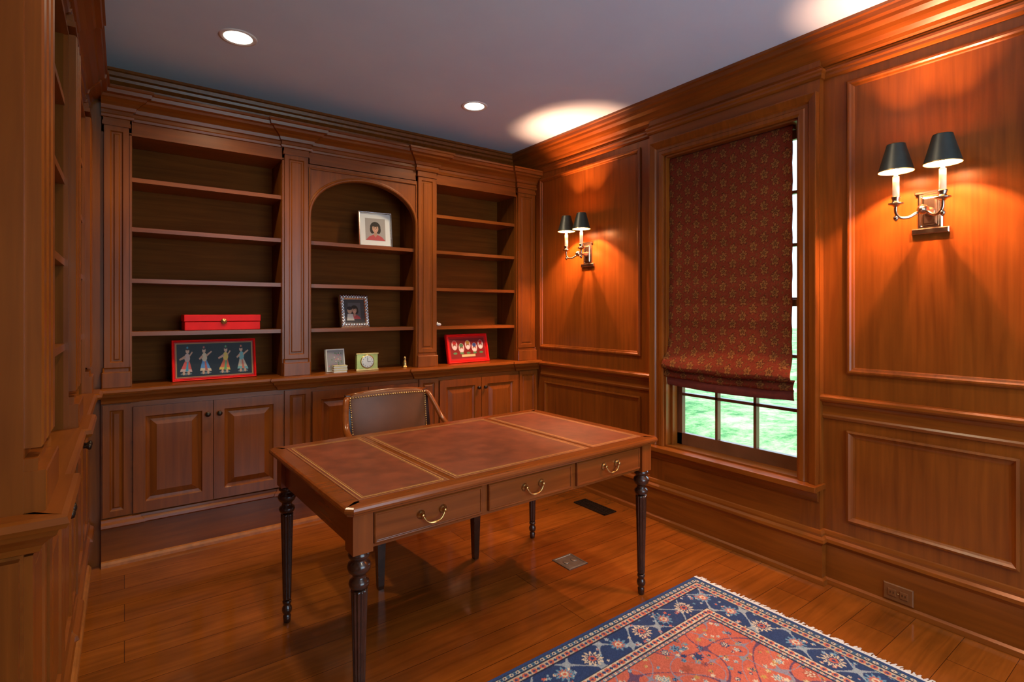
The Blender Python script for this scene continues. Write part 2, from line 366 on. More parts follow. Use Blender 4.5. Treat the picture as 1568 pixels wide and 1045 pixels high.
def bookcase(name,mp,s0,s1,pil,dep,archbay,B,dpc=.022,rec=.018,reeds=False):
    """mp(s,z,h): s along, h projection toward the room (h<0 = into the wall)."""
    m=MB(name)
    def bx(a,b,z0,z1,h0,h1,mat=None):
        p=mp(a,z0,h0); q=mp(b,z1,h1); m.box(min(p[0],q[0]),max(p[0],q[0]),min(p[1],q[1]),max(p[1],q[1]),min(p[2],q[2]),max(p[2],q[2]),mat)
    hor=W[0] if abs(mp(1,0,0)[0]-mp(0,0,0)[0])>.5 else W[1]
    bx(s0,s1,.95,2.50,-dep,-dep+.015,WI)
    bx(s0,s1,2.33,2.545,-dep,0,hor)
    for (a,b) in pil:
        bx(a,b,.95,2.50,-dep,0,W[2])
        if reeds:
            n=3
            for i in range(n):
                c=a+(b-a)*(i+.5)/n; hw=(b-a)/n*.30
                m.nested(mp,c-hw,c+hw,1.08,2.34,[(0,0),(0,.026),(.006,.030)],W[2])
        else: m.nested(mp,a+.012,b-.012,1.06,2.365,PILP,W[2])
        m.nested(mp,a+.002,b-.002,.95,1.035,[(0,0),(0,.034),(.004,.036)],W[2]); 
        m.nested(mp,a+.006,b-.006,.95,1.06,[(0,0),(0,.022),(.008,.016)],W[2])
        bx(a+.004,b-.004,2.365,2.385,0,.026,hor); bx(a+.008,b-.008,2.385,2.41,0,.020,hor)
    bays=[(pil[i][1],pil[i+1][0]) for i in range(len(pil)-1)]
    for bi,(a,b) in enumerate(bays):
        for z in SH:
            if bi==archbay and z>2: continue
            bx(a,b,z-.024,z,-dep+.015,-rec,hor)
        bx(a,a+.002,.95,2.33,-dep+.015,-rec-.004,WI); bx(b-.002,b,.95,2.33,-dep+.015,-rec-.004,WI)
        if bi!=archbay:
            bx(a-.010,a,.96,2.335,0,.007,W[2]); bx(b,b+.010,.96,2.335,0,.007,W[2]); bx(a-.01,b+.01,2.33,2.342,0,.007,hor)
        else:
            cx=(a+b)/2; zs_=1.985; rx=(b-a)/2-.008; rz=.275
            n=28; vs=[];fs=[]
            arc=[(cx+rx*math.cos(math.pi*i/n),zs_+rz*(math.sin(math.pi*i/n)**.92)) for i in range(n+1)]
            outer=[(b if i<2 else a if i>n-2 else p[0],2.335) for i,p in enumerate(arc)]
            for h in (0,-.03):
                for p,q in zip(arc,outer): vs.append(mp(p[0],p[1],h)); vs.append(mp(q[0],q[1],h))
            k=2*(n+1)
            for i in range(n):
                fs.append((2*i,2*i+2,2*i+3,2*i+1)); fs.append((k+2*i,k+2*i+2,k+2*i+3,k+2*i+1)); fs.append((2*i,2*i+2,k+2*i+2,k+2*i))
            m.add(vs,fs,W[2])
            bx(a,cx-rx,.95,zs_,-.03,0,W[2]); bx(cx+rx,b,.95,zs_,-.03,0,W[2])
            path=[(cx+rx,.955)]+arc+[(cx-rx,.955)]
            m.sweep(path,[(0,0),(0,.010),(-.006,.016),(-.014,.016),(-.018,.009),(-.026,.006),(-.028,0)],lambda u,v,h:mp(u,v,h),W[2])
            m.sweep([(b+.006,2.0),(b+.006,2.31),(a-.006,2.31),(a-.006,2.0)],[(0,0),(0,.008),(.005,.010),(.010,.008),(.012,0)],mp,hor)
    toxy=lambda prof,dp,mat: m.sweep(jog(s0,s1,pil,0,dp),prof,lambda a,b,h:mp(a,h,-b),mat,side=-1)
    toxy(CORN,dpc,hor)
    bx(s0,s1,2.53,2.551,-dep,0,hor)
    bx(s0,s1,.215,.93,-dep,B,hor)
    bx(s0,s1,.0,.215,-dep,B+.006,hor)
    toxy(basep(B),.008,hor)
    m.sweep([(s0,0),(s1,0)],[(B+.006,.03),(B+.016,.026),(B+.024,.014),(B+.026,0),(B,0)],lambda a,b,h:mp(a,h,-b),MSHOE,side=-1)
    toxy(cntp(B),.018,hor)
    bx(s0,s1,.925,.950,-dep,B+.03,hor)
    for (a,b) in pil:
        m.nested(lambda u,v,h:mp(u,v,h+B),a+.006,b-.006,.262,.862,[(0,0),(0,.014),(.030,.014),(.036,.006),(.042,.004),(.050,.010),(.052,.010)],W[2])
    for (a,b) in bays:
        mid=(a+b)/2
        for (p,q,kd) in ((a+.006,mid-.002,1),(mid+.002,b-.006,-1)):
            m.nested(lambda u,v,h:mp(u,v,h+B),p,q,.262,.842,raised(),W[2])
            ks=q-.028 if kd==1 else p+.028
            c=mp(ks,.765,B+.019); ax='y' if abs(mp(0,0,1)[1]-mp(0,0,0)[1])>.5 else 'x'
            sg=1 if (mp(0,0,1)[0]+mp(0,0,1)[1])-(mp(0,0,0)[0]+mp(0,0,0)[1])>0 else -1
            m.lathe(c,[(0,.007),(sg*.008,.006),(sg*.014,.010),(sg*.020,.015),(sg*.027,.013),(sg*.030,.004)],MDARK,14,axis=ax)
    return m
NM=lambda s,z,h:(s,YF-h,z)
PILN=[(-.10,.033),(.812,.981),(1.744,1.913),(2.665,2.868)]
m=bookcase('built_in_bookcase',NM,-.10,2.868,PILN,.29,1,.03)
m.box(-.16,-.10,3.601,3.89,0,2.55)
m.build()
XW=-.165
WM=lambda s,z,h:(XW+h,s,z)
m=bookcase('built_in_bookcase',WM,1.45,3.57,[(1.45,1.70),(2.42,2.66),(3.40,3.57)],.275,9,.0,dpc=.006,rec=.003,reeds=True)
SE=lambda u,v,h:(u,1.4495-h,v)
m.nested(SE,-.44,XW-.005,.262,.862,raised(.05),W[2])
m.box(XW-.275,XW,3.57,3.60,0,2.55)
for (xf,pr) in ((XW+.006,CORN),(XW+.018,cntp(0)),(XW+.008,basep(0)),(XW,[(.006,.03),(.016,.026),(.024,.014),(.026,0),(0,0)])):
    m.sweep([(xf,1.4502),(xf,1.45),(-.44,1.45)],pr,XY,MSHOE if pr[0][1]==.03 else W[0])
m.box(-.44,XW+.005,1.444,1.4495,0,.214)
m.build()

# ------------------------------------------------------------ painted pictures
def raster(nx,ny,bg,shapes,asp=1):
    X,Y=np.meshgrid(np.linspace(0,1,nx),np.linspace(0,1,ny)); X=X*asp
    col=np.zeros((ny,nx,3)); col[:]=bg
    for s in shapes:
        if s[0]=='e':
            _,cx,cy,rx,ry,c=s; M=((X-cx)/rx)**2+((Y-cy)/ry)**2<1
        elif s[0]=='r':
            _,a,b,c0,d,c=s; M=(X>a)&(X<b)&(Y>c0)&(Y<d)
        elif s[0]=='p':
            _,poly,c=s; M=np.zeros_like(X,bool); n=len(poly)
            for i in range(n):
                x1,y1=poly[i]; x2,y2=poly[(i+1)%n]
                if y1==y2: continue
                cond=((Y>min(y1,y2))&(Y<=max(y1,y2)))&(X<(x2-x1)*(Y-y1)/(y2-y1)+x1); M^=cond
        col[M]=c
    return col
def picplane(name,mp,w,h,col,parent,mat=MPRINT):
    ny,nx=col.shape[:2]; vs=[];fs=[]
    for j in range(ny):
        for i in range(nx): vs.append(mp(w*i/(nx-1),h*j/(ny-1)))
    for j in range(ny-1):
        for i in range(nx-1): a=j*nx+i; fs.append((a,a+1,a+nx+1,a+nx))
    me=D.meshes.new(name); me.from_pydata(vs,[],fs)
    at=me.color_attributes.new('Col','FLOAT_COLOR','POINT'); c4=np.ones((ny*nx,4)); c4[:,:3]=col.reshape(-1,3); at.data.foreach_set('color',c4.ravel())
    me.materials.append(mat); o=D.objects.new(name,me); C.collection.objects.link(o)
    if parent: o.parent=parent
    return o
def frame_obj(name,x,y,z,w,h,fw,fmat,col,lean=.12,rot=0,depth=.018,ornate=False,easel=True):
    e=empty(name,(x,y,z),rot)
    cl,sl=math.cos(lean),math.sin(lean)
    def mp(u,v,hh=0): return (u-w/2, v*sl - hh*cl, v*cl+hh*sl)
    m=MB('frame')
    prof=[(0,-depth),(0,0),(fw*.2,.006),(fw*.5,.004),(fw*.8,.006),(fw,0.0),(fw,-.004)]
    m.nested(mp,0,w,0,h,prof,fmat,fill=False)
    m.nested(mp,0,w,0,h,[(0,-depth)],MDARK)
    if ornate:
        for k in range(12):
            for (u,v) in ((w*k/11,fw/2),(w*k/11,h-fw/2)): m.blob(mp(min(max(u,fw/2),w-fw/2),v,.004),(.011,.008,.011),fmat,1,8,6)
        for k in range(1,11):
            for u in (fw/2,w-fw/2): m.blob(mp(u,h*k/11,.004),(.011,.008,.011),fmat,1,8,6)
    if easel:
        a=mp(w/2,h*.6,-depth); m.tube([a,(0,a[1]+.05,.004)],.004,MDARK,6)
    m.build(parent=e)
    picplane('print',lambda u,v:mp(fw+u,fw+v,-.003),w-2*fw,h-2*fw,col,e)
    return e
def dancers():
    sh=[]; asp=2.05
    g=(.35,.22,.06); sh+=[('r',.03,asp-.03,.03,.97,g),('r',.05,asp-.05,.05,.95,(.008,.010,.012))]
    cols=[((.55,.08,.06),(.5,.35,.3),(.05,.25,.35)),((.08,.22,.45),(.55,.45,.3),(.4,.1,.08)),((.6,.12,.04),(.6,.42,.08),(.1,.3,.12)),((.5,.42,.30),(.15,.35,.35),(.55,.15,.08))]
    for i,(a,b,c) in enumerate(cols):
        cx=.28+i*.49; t=.03*(-1)**i
        sh+=[('e',cx,.13,.14,.03,(.12,.16,.16)),
         ('p',[(cx-.15,.20),(cx+.15,.18),(cx+.05+t,.50),(cx-.05+t,.50)],a),
         ('p',[(cx-.15,.20),(cx+.15,.18),(cx+.13,.25),(cx-.13,.27)],b),
         ('p',[(cx-.02,.20),(cx+.05,.20),(cx+.03+t,.50),(cx+t,.50)],c),
         ('e',cx-.06,.15,.03,.05,(.5,.3,.2)),('e',cx+.06,.15,.03,.05,(.5,.3,.2)),
         ('e',cx+t,.57,.07,.12,b),
         ('p',[(cx+t-.05,.64),(cx-.17,.54),(cx-.15,.50),(cx+t-.03,.57)],(.5,.28,.18)),
         ('p',[(cx+t+.05,.64),(cx+.15,.74),(cx+.17,.71),(cx+t+.04,.56)],(.5,.28,.18)),
         ('e',cx+t*1.3,.76,.045,.075,(.55,.33,.22)),('e',cx+t*1.3,.82,.05,.045,(.03,.02,.02)),('e',cx+t*1.3,.85,.022,.03,c)]
    return raster(330,170,(.35,.02,.02),sh,asp)
frame_obj('dancers_picture_frame',.452,3.675,.951,.455,.245,.014,MRED,dancers(),lean=.16,rot=.05,easel=False)
def ornaments():
    asp=1.75; sh=[('r',.0,asp,.0,1,(.45,.02,.02)),('r',.06,asp-.06,.08,.92,(.22,.02,.02)),('r',.55,1.2,.14,.24,(.6,.5,.25))]
    for i in range(5):
        cx=.26+i*.31; cy=.58+.06*(-1)**i
        sh+=[('e',cx,cy,.13,.20,(.75,.68,.6)),('e',cx,cy-.02,.085,.12,(.45,.22,.15)),('e',cx,cy-.08,.07,.07,(.8,.78,.74)),
             ('e',cx,cy+.11,.09,.08,[(.5,.03,.03),(.08,.22,.1),(.5,.3,.05),(.05,.1,.3),(.5,.03,.03)][i]),('e',cx-.03,cy+.02,.014,.02,(0,0,0)),('e',cx+.03,cy+.02,.014,.02,(0,0,0)),
             ('e',cx,.30,.09,.045,(.1,.25,.1))]
    return raster(260,150,(.4,.02,.02),sh,asp)
frame_obj('ornaments_picture_frame',2.262,3.68,.951,.42,.235,.022,MRED,ornaments(),lean=.2,rot=.12,easel=False)
def portrait(bg,mat,asp):
    c=asp/2
    sh=[('r',.0,asp,0,1,mat),('r',.15,asp-.15,.15,.86,bg),
        ('e',c,.56,.165,.19,(.03,.018,.012)),('e',c-.10,.50,.07,.13,(.03,.018,.012)),('e',c+.10,.50,.07,.13,(.03,.018,.012)),
        ('p',[(c-.045,.30),(c+.045,.30),(c+.04,.45),(c-.04,.45)],(.42,.22,.14)),
        ('p',[(.16,.155),(asp-.16,.155),(c+.20,.27),(c+.06,.34),(c,.29),(c-.06,.34),(c-.20,.27)],(.45,.07,.07)),
        ('p',[(c-.06,.34),(c+.06,.34),(c,.25)],(.42,.22,.14)),
        ('e',c,.535,.095,.135,(.52,.29,.19)),('e',c,.64,.10,.05,(.03,.018,.012)),
        ('e',c-.038,.555,.017,.010,(.02,.01,.01)),('e',c+.038,.555,.017,.010,(.02,.01,.01)),('e',c-.038,.58,.022,.006,(.04,.02,.01)),('e',c+.038,.58,.022,.006,(.04,.02,.01)),
        ('e',c,.51,.012,.022,(.42,.21,.13)),('e',c,.462,.036,.013,(.55,.08,.07)),('e',c,.465,.026,.006,(.8,.75,.7))]
    return sh
frame_obj('portrait_photo_frame',1.477,3.70,1.831,.245,.262,.014,MSILV,raster(150,160,(.8,.8,.8),portrait((.35,.30,.27),(.68,.65,.62),.93),.93),lean=.14,rot=-.12)
sh=portrait((.10,.09,.09),(.06,.05,.05),.85)+[('e',.22,.52,.10,.13,(.5,.3,.2)),('e',.22,.62,.11,.08,(.03,.02,.02)),('p',[(.08,.1),(.4,.1),(.34,.38),(.12,.38)],(.55,.5,.45))]
frame_obj('ornate_photo_frame',1.33,3.71,1.251,.215,.235,.034,MSILV,raster(120,140,(.1,.1,.1),sh,.85),lean=.16,rot=.10,ornate=True)
fl=[]
for k in range(40):
    fx,fy=.1+.7*random.random(),.15+.7*random.random(); fl.append(('e',fx,fy,.035,.03,random.choice([(.55,.2,.22),(.6,.5,.45),(.12,.2,.1),(.35,.2,.3)])))
frame_obj('flower_card_frame',1.175,3.66,.951,.135,.155,.008,MWHITE,raster(90,100,(.28,.26,.26),fl,.88),lean=.15,rot=.15)
e=empty('desk_clock',(1.375,3.62,.951),-.05)
m=MB('case'); m.box(-.075,.075,-.018,.018,0,.12,simple('clock_case_green_gold',(.42,.42,.12),.3,.5,noise=.15)); m.box(-.08,.08,-.022,.022,0,.012,MBRASS); m.box(-.08,.08,-.022,.022,.112,.122,MBRASS)
m.build(parent=e,bevel=.002)
m=MB('dial'); m.lathe((0,-.019,.062),[(0,.043),(-.004,.043),(-.005,.038)],MWHITE,32,'y'); m.lathe((0,-.018,.062),[(0,.049),(-.006,.047),(-.006,.043)],MBRASS,32,'y',caps=False)
m.box(-.0015,.0015,-.0255,-.0245,.062,.090,MDARK); m.box(0,.022,-.0255,-.0245,.0605,.0635,MDARK)
for k in range(12):
    a=k*math.pi/6; x,z=.034*math.sin(a),.062+.034*math.cos(a); m.box(x-.0015,x+.0015,-.025,-.024,z-.003,z+.003,MDARK)
m.build(parent=e)
m=MB('note_card_stack')
cream=simple('card_cream',(.66,.56,.30),.6,noise=.08); 
for k in range(6): m.box(1.135+.002*(k%2),1.225+.002*(k%3),3.585,3.63,.951+k*.008,.958+k*.008,cream if k%2 else MWHITE)
m.build(bevel=.001)
m=MB('brass_figurine'); m.lathe((1.665,3.62,.951),[(0,.022),(.008,.022),(.012,.014),(.03,.017),(.05,.012),(.058,.007),(.066,.011),(.076,.010),(.084,.003)],MBRASS,18); m.build()
m=MB('seashell'); m.blob((1.965,3.66,1.263),(.022,.018,.012),MWHITE,1,16,10); m.lathe((1.955,3.66,1.262),[(0,.010),(.012,.008),(.022,.001)],MWHITE,12); m.build()
e=empty('red_presentation_box',(.488,3.73,1.251),.03)
m=MB('lid_and_base'); m.box(-.205,.205,-.075,.075,0,.05,MRED); m.box(-.208,.208,-.078,.078,.052,.092,MRED); m.box(-.2,.2,-.07,.07,.048,.054,MDARK)
m.build(parent=e,bevel=.004)
m=MB('clasp'); m.lathe((0,-.078,.052),[(0,.017),(-.004,.017),(-.006,.012),(-.006,.008),(-.009,.007)],MBRASS,24,'y'); m.build(parent=e)

# ------------------------------------------------------------ desk
desk=empty('writing_desk',(1.295,2.085,0),math.radians(2.0))
m=MB('desk_top'); w2,d2=.770,.470
c=.022
oct_=[(-w2+c,-d2),(w2-c,-d2),(w2,-d2+c),(w2,d2-c),(w2-c,d2),(-w2+c,d2),(-w2,d2-c),(-w2,-d2+c)]
EDG=[(.06,.760),(.010,.760),(.003,.757),(0,.750),(.002,.742),(.010,.737),(.012,.731),(.020,.727),(.06,.727)]
m.sweep(oct_,EDG,XY,DW[0],closed=True)
m.box(-w2+.05,w2-.05,-d2+.05,d2-.05,.728,.7595,DW[0])
m.build(parent=desk)
m=MB('leather_panels')
for (a,b) in [(-w2+.062,-.368),(-.348,.348),(.368,w2-.062)]:
    y_0,y_1=-d2+.062,d2-.062
    m.box(a,b,y_0,y_1,.7590,.7606,MDL)
    for (i0,i1) in ((.004,.006),(.016,.0205),(.0245,.0260)):
        vs=[];
        for i in (i0,i1):
            for (p,q) in ((a+i,y_0+i),(b-i,y_0+i),(b-i,y_1-i),(a+i,y_1-i)): vs.append((p,q,.7609))
        m.add(vs,[(j,(j+1)%4,4+(j+1)%4,4+j) for j in range(4)],MGOLD)
m.build(parent=desk)
m=MB('apron_and_drawers')
ax,ay=.72,.42
m.box(-ax,ax,-ay,-ay+.02,.605,.73,DW[0]); m.box(-ax,ax,ay-.02,ay,.605,.73,DW[0]); m.box(-ax,-ax+.02,-ay,ay,.605,.73,DW[1]); m.box(ax-.02,ax,-ay,ay,.605,.73,DW[1])
FR=lambda u,v,h:(u,-ay-h,v)
dr=[(-.665,-.245),(-.215,.215),(.245,.665)]
BK=lambda u,v,h:(u,ay+h,v)
for (a,b) in dr:
    for F in (FR,BK): m.nested(F,a,b,.617,.718,[(0,0),(0,.010),(.003,.013),(.008,.013),(.009,.009),(.012,.009)],DW[0])
m.build(parent=desk,bevel=.0015)
m=MB('drawer_pulls')
for (a,b) in dr:
  for sgn in (-1,1):
    cx=(a+b)/2; yy=sgn*(ay+.010)
    for s_ in (-1,1):
        m.lathe((cx+s_*.043,yy,.674),[(0,.015),(sgn*.003,.015),(sgn*.006,.009),(sgn*.014,.006),(sgn*.018,.008),(sgn*.021,.003)],MBRASS,16,'y')
    pts=[]
    for i in range(17):
        t=-1+i/8; pts.append((cx+t*.043,yy+sgn*(.015+.006*(1-t*t)),.674-.030*(1-abs(t)**3.2)))
    m.tube(pts,[.0032+.0022*math.exp(-((i-8)/2.2)**2) for i in range(17)],MBRASS,8)
m.build(parent=desk)
m=MB('turned_legs')
LEG=[(0,.012),(.004,.015),(.03,.0165),(.034,.013),(.038,.013),(.046,.019),(.058,.021),(.068,.019),(.074,.015),(.080,.014),(.086,.0185),(.094,.0185),(.098,.0155)]
FLT=[(.102,.0165,.0),(.106,.018,.12),(.2,.0195,.15),(.35,.023,.15),(.47,.0265,.15),(.478,.026,0)]
TOP=[(.482,.022),(.488,.030),(.498,.033),(.508,.030),(.514,.022),(.524,.020),(.530,.026),(.538,.034),(.552,.038),(.564,.034),(.570,.026),(.576,.024),(.582,.033),(.592,.035),(.598,.030),(.604,.028)]
for sx in (-1,1):
    for sy in (-1,1):
        cx,cy=sx*.705,sy*.405
        m.box(cx-.033,cx+.033,cy-.033,cy+.033,.600,.730,DW[2])
        m.lathe((cx,cy,0),LEG,BLK,28); m.lathe((cx,cy,0),FLT,BLK,96,flutes=12); m.lathe((cx,cy,0),TOP,BLK,28)
m.build(parent=desk)

# ------------------------------------------------------------ chair (faces -y)
ch=empty('desk_chair',(1.29,2.76,0),0); ch.scale=(1,1,.968)
m=MB('frame')
for sx in (-1,1):
    x=sx*.275
    vs=[]
    for (z,r) in ((0,.013),(.02,.015),(.30,.022),(.42,.026)):
        for (p,q) in ((-1,-1),(1,-1),(1,1),(-1,1)): vs.append((x+p*r,-.27+q*r,z))
    fs=[(0,1,2,3),(12,13,14,15)]+[(4*i+j,4*i+(j+1)%4,4*i+4+(j+1)%4,4*i+4+j) for i in range(3) for j in range(4)]
    m.add(vs,fs,BLK)
    st=[(0,.31,.016),(.2,.27,.019),(.42,.235,.022),(.6,.245,.020),(.8,.275,.018),(.905,.295,.016)]
    vs=[]
    for (z,yy,r) in st:
        xx=sx*(.225+.02*min(1,z/.6))
        for (p,q) in ((-1,-1),(1,-1),(1,1),(-1,1)): vs.append((xx+p*r*.8,yy+q*r,z))
    n=len(st); fs=[(0,1,2,3),tuple(4*(n-1)+j for j in range(4))]+[(4*i+j,4*i+(j+1)%4,4*i+4+(j+1)%4,4*i+4+j) for i in range(n-1) for j in range(4)]
    m.add(vs,fs,BLK)
    arm=[(sx*.245,.285,.885),(sx*.262,.262,.875),(sx*.285,.21,.80),(sx*.30,.15,.728),(sx*.305,.05,.690),(sx*.305,-.08,.685),(sx*.302,-.17,.672),(sx*.298,-.205,.645),(sx*.298,-.20,.62)]
    sm=[]
    for i in range(len(arm)-1):
        for k in range(5):
            t=k/5; p0=Vector(arm[max(i-1,0)]);p1=Vector(arm[i]);p2=Vector(arm[i+1]);p3=Vector(arm[min(i+2,len(arm)-1)])
            sm.append(.5*((2*p1)+(p2-p0)*t+(2*p0-5*p1+4*p2-p3)*t*t+(3*p1-p0-3*p2+p3)*t**3))
    sm.append(Vector(arm[-1])); m.tube(sm,[.019]*len(sm),DW[1],12,.8)
    m.tube([(sx*.298,-.19,.66),(sx*.295,-.17,.58),(sx*.285,-.20,.50),(sx*.278,-.25,.42)],[.017,.014,.015,.018],DW[2],12)
m.box(-.29,.29,-.29,-.25,.36,.43,BLK); m.box(-.25,.25,.215,.25,.36,.43,BLK)
m.tube([(-.25,.292,.895),(-.15,.292,.908),(0,.288,.914),(.15,.292,.908),(.25,.292,.895)],.015,DW[0],10)
for sx in (-1,1): m.add([(sx*.295,-.29,.36),(sx*.265,-.29,.36),(sx*.22,.25,.36),(sx*.25,.25,.36),(sx*.295,-.29,.43),(sx*.265,-.29,.43),(sx*.22,.25,.43),(sx*.25,.25,.43)],[(0,1,2,3),(4,5,6,7),(0,1,5,4),(2,3,7,6),(1,2,6,5),(0,3,7,4)],BLK)
m.build(parent=ch)
m=MB('upholstery')
m.blob((0,-.02,.455),(.275,.265,.055),MLEA,.35)
def lean(p): 
    z=p.z; t=(z-.52)/.37; return (p.x*(1+.05*t),p.y+.06*t-.03*(1-(p.x/.25)**2)+.02,z+.012*(1-(p.x/.25)**2)*max(0,t))
m.blob((0,.225,.71),(.243,.030,.195),MLEA,.22,64,40,fn=lean)
m.build(parent=ch)
m=MB('nailheads')
def bp(u,v):
    p=Vector((u,.225-.029,v)); q=lean(p); return (q[0],q[1]-.001,q[2])
for i in range(33):
    u=-.225+.45*i/32; m.blob(bp(u,.885),(.0055,.004,.0055),MBRASS,1,8,6); m.blob(bp(u,.54),(.0055,.004,.0055),MBRASS,1,8,6)
for i in range(1,25):
    v=.54+.345*i/25
    for u in (-.228,.228): m.blob(bp(u,v),(.0055,.004,.0055),MBRASS,1,8,6)
m.build(parent=ch)

# ------------------------------------------------------------ sconces
def sconce(y):
    e=empty('wall_sconce',(XE,y,1.80),0)
    m=MB('backplate_and_arms')
    PL=lambda u,v,h:(-h,u,v)
    m.nested(PL,-.045,.045,-.075,.085,[(0,0),(0,.008),(.006,.012),(.012,.012),(.016,.008),(.02,.016),(.026,.018)],MNICK)
    m.nested(PL,-.068,.068,-.095,-.070,[(0,0),(0,.012),(.004,.016)],MNICK); m.nested(PL,-.056,.056,.080,.094,[(0,0),(0,.012),(.003,.015)],MNICK)
    m.lathe((0,0,0),[(-.015,.022),(-.03,.018),(-.045,.012),(-.07,.010),(-.085,.020),(-.105,.022),(-.12,.014),(-.13,.004)],MNICK,18,'x')
    for s in (-1,1):
        pts=[]
        ctrl=[(-.09,0,.0),(-.105,s*.02,-.012),(-.125,s*.045,-.030),(-.145,s*.070,-.028),(-.150,s*.082,-.005),(-.150,s*.082,.025)]
        for i in range(len(ctrl)-1):
            for k in range(5):
                t=k/5; p0=Vector(ctrl[max(i-1,0)]);p1=Vector(ctrl[i]);p2=Vector(ctrl[i+1]);p3=Vector(ctrl[min(i+2,len(ctrl)-1)])
                pts.append(.5*((2*p1)+(p2-p0)*t+(2*p0-5*p1+4*p2-p3)*t*t+(3*p1-p0-3*p2+p3)*t**3))
        pts.append(Vector(ctrl[-1])); m.tube(pts,.0065,MNICK,10)
        cx,cy=-.150,s*.082
        m.lathe((cx,cy,0),[(-.045,.003),(-.036,.009),(-.028,.010),(-.02,.005)],MNICK,16)
        m.lathe((cx,cy,0),[(.018,.008),(.026,.016),(.030,.028),(.034,.029),(.036,.016),(.046,.013),(.058,.017),(.062,.017)],MNICK,20)
        m.lathe((cx,cy,0),[(.060,.0125),(.150,.0125),(.152,.010)],MCAND,16)
        m.lathe((cx,cy,0),[(.152,.006),(.165,.010),(.178,.012),(.192,.009),(.204,.002)],MBULB,12)
        m.tube([(cx,cy,.155),(cx+.02,cy,.175),(cx+.02,cy,.28)],.0012,MNICK,6)
        m.lathe((cx,cy,0),[(.172,.066),(.290,.034)],MSHADE,36,caps=False)
        m.lathe((cx,cy,0),[(.172,.0645),(.290,.0325)],MSHIN,36,caps=False)
        m.lathe((cx,cy,0),[(.172,.0645),(.1705,.0655),(.172,.067),(.1745,.066)],MBRASS,36,caps=False); m.lathe((cx,cy,0),[(.290,.0325),(.2915,.0335),(.290,.035)],MBRASS,36,caps=False)
        L=D.lights.new('sconce_bulb_light','POINT'); L.energy=46; L.color=(1,.47,.25); L.shadow_soft_size=.009
        lo=D.objects.new('sconce_bulb_light',L); C.collection.objects.link(lo); lo.parent=e; lo.location=(cx,cy,.226)
    m.build(parent=e)
sconce(.805); sconce(2.945)

# ------------------------------------------------------------ recessed ceiling lights
for (x,y) in ((.465,2.99),(1.91,3.05),(.465,1.2),(1.91,1.2),(1.2,-.4)):  # first pair near the back wall; the rest are unseen, added as fill
    e=empty('recessed_ceiling_light',(x,y,H),0)
    m=MB('trim_ring'); m.lathe((0,0,0),[(0,.088),(-.004,.086),(-.006,.076),(-.002,.066)],MCANT,40,caps=False)
    m.lathe((0,0,0),[(-.0015,.067),(-.002,.03),(-.002,.002)],MCAN,40,caps=True); m.build(parent=e)
    L=D.lights.new('can_light','SPOT'); L.energy=(62 if y>2 else 42); L.color=(1,.80,.50); L.spot_size=math.radians(140); L.spot_blend=.8; L.shadow_soft_size=.05
    lo=D.objects.new('can_light',L); C.collection.objects.link(lo); lo.parent=e; lo.location=(0,0,-.02)

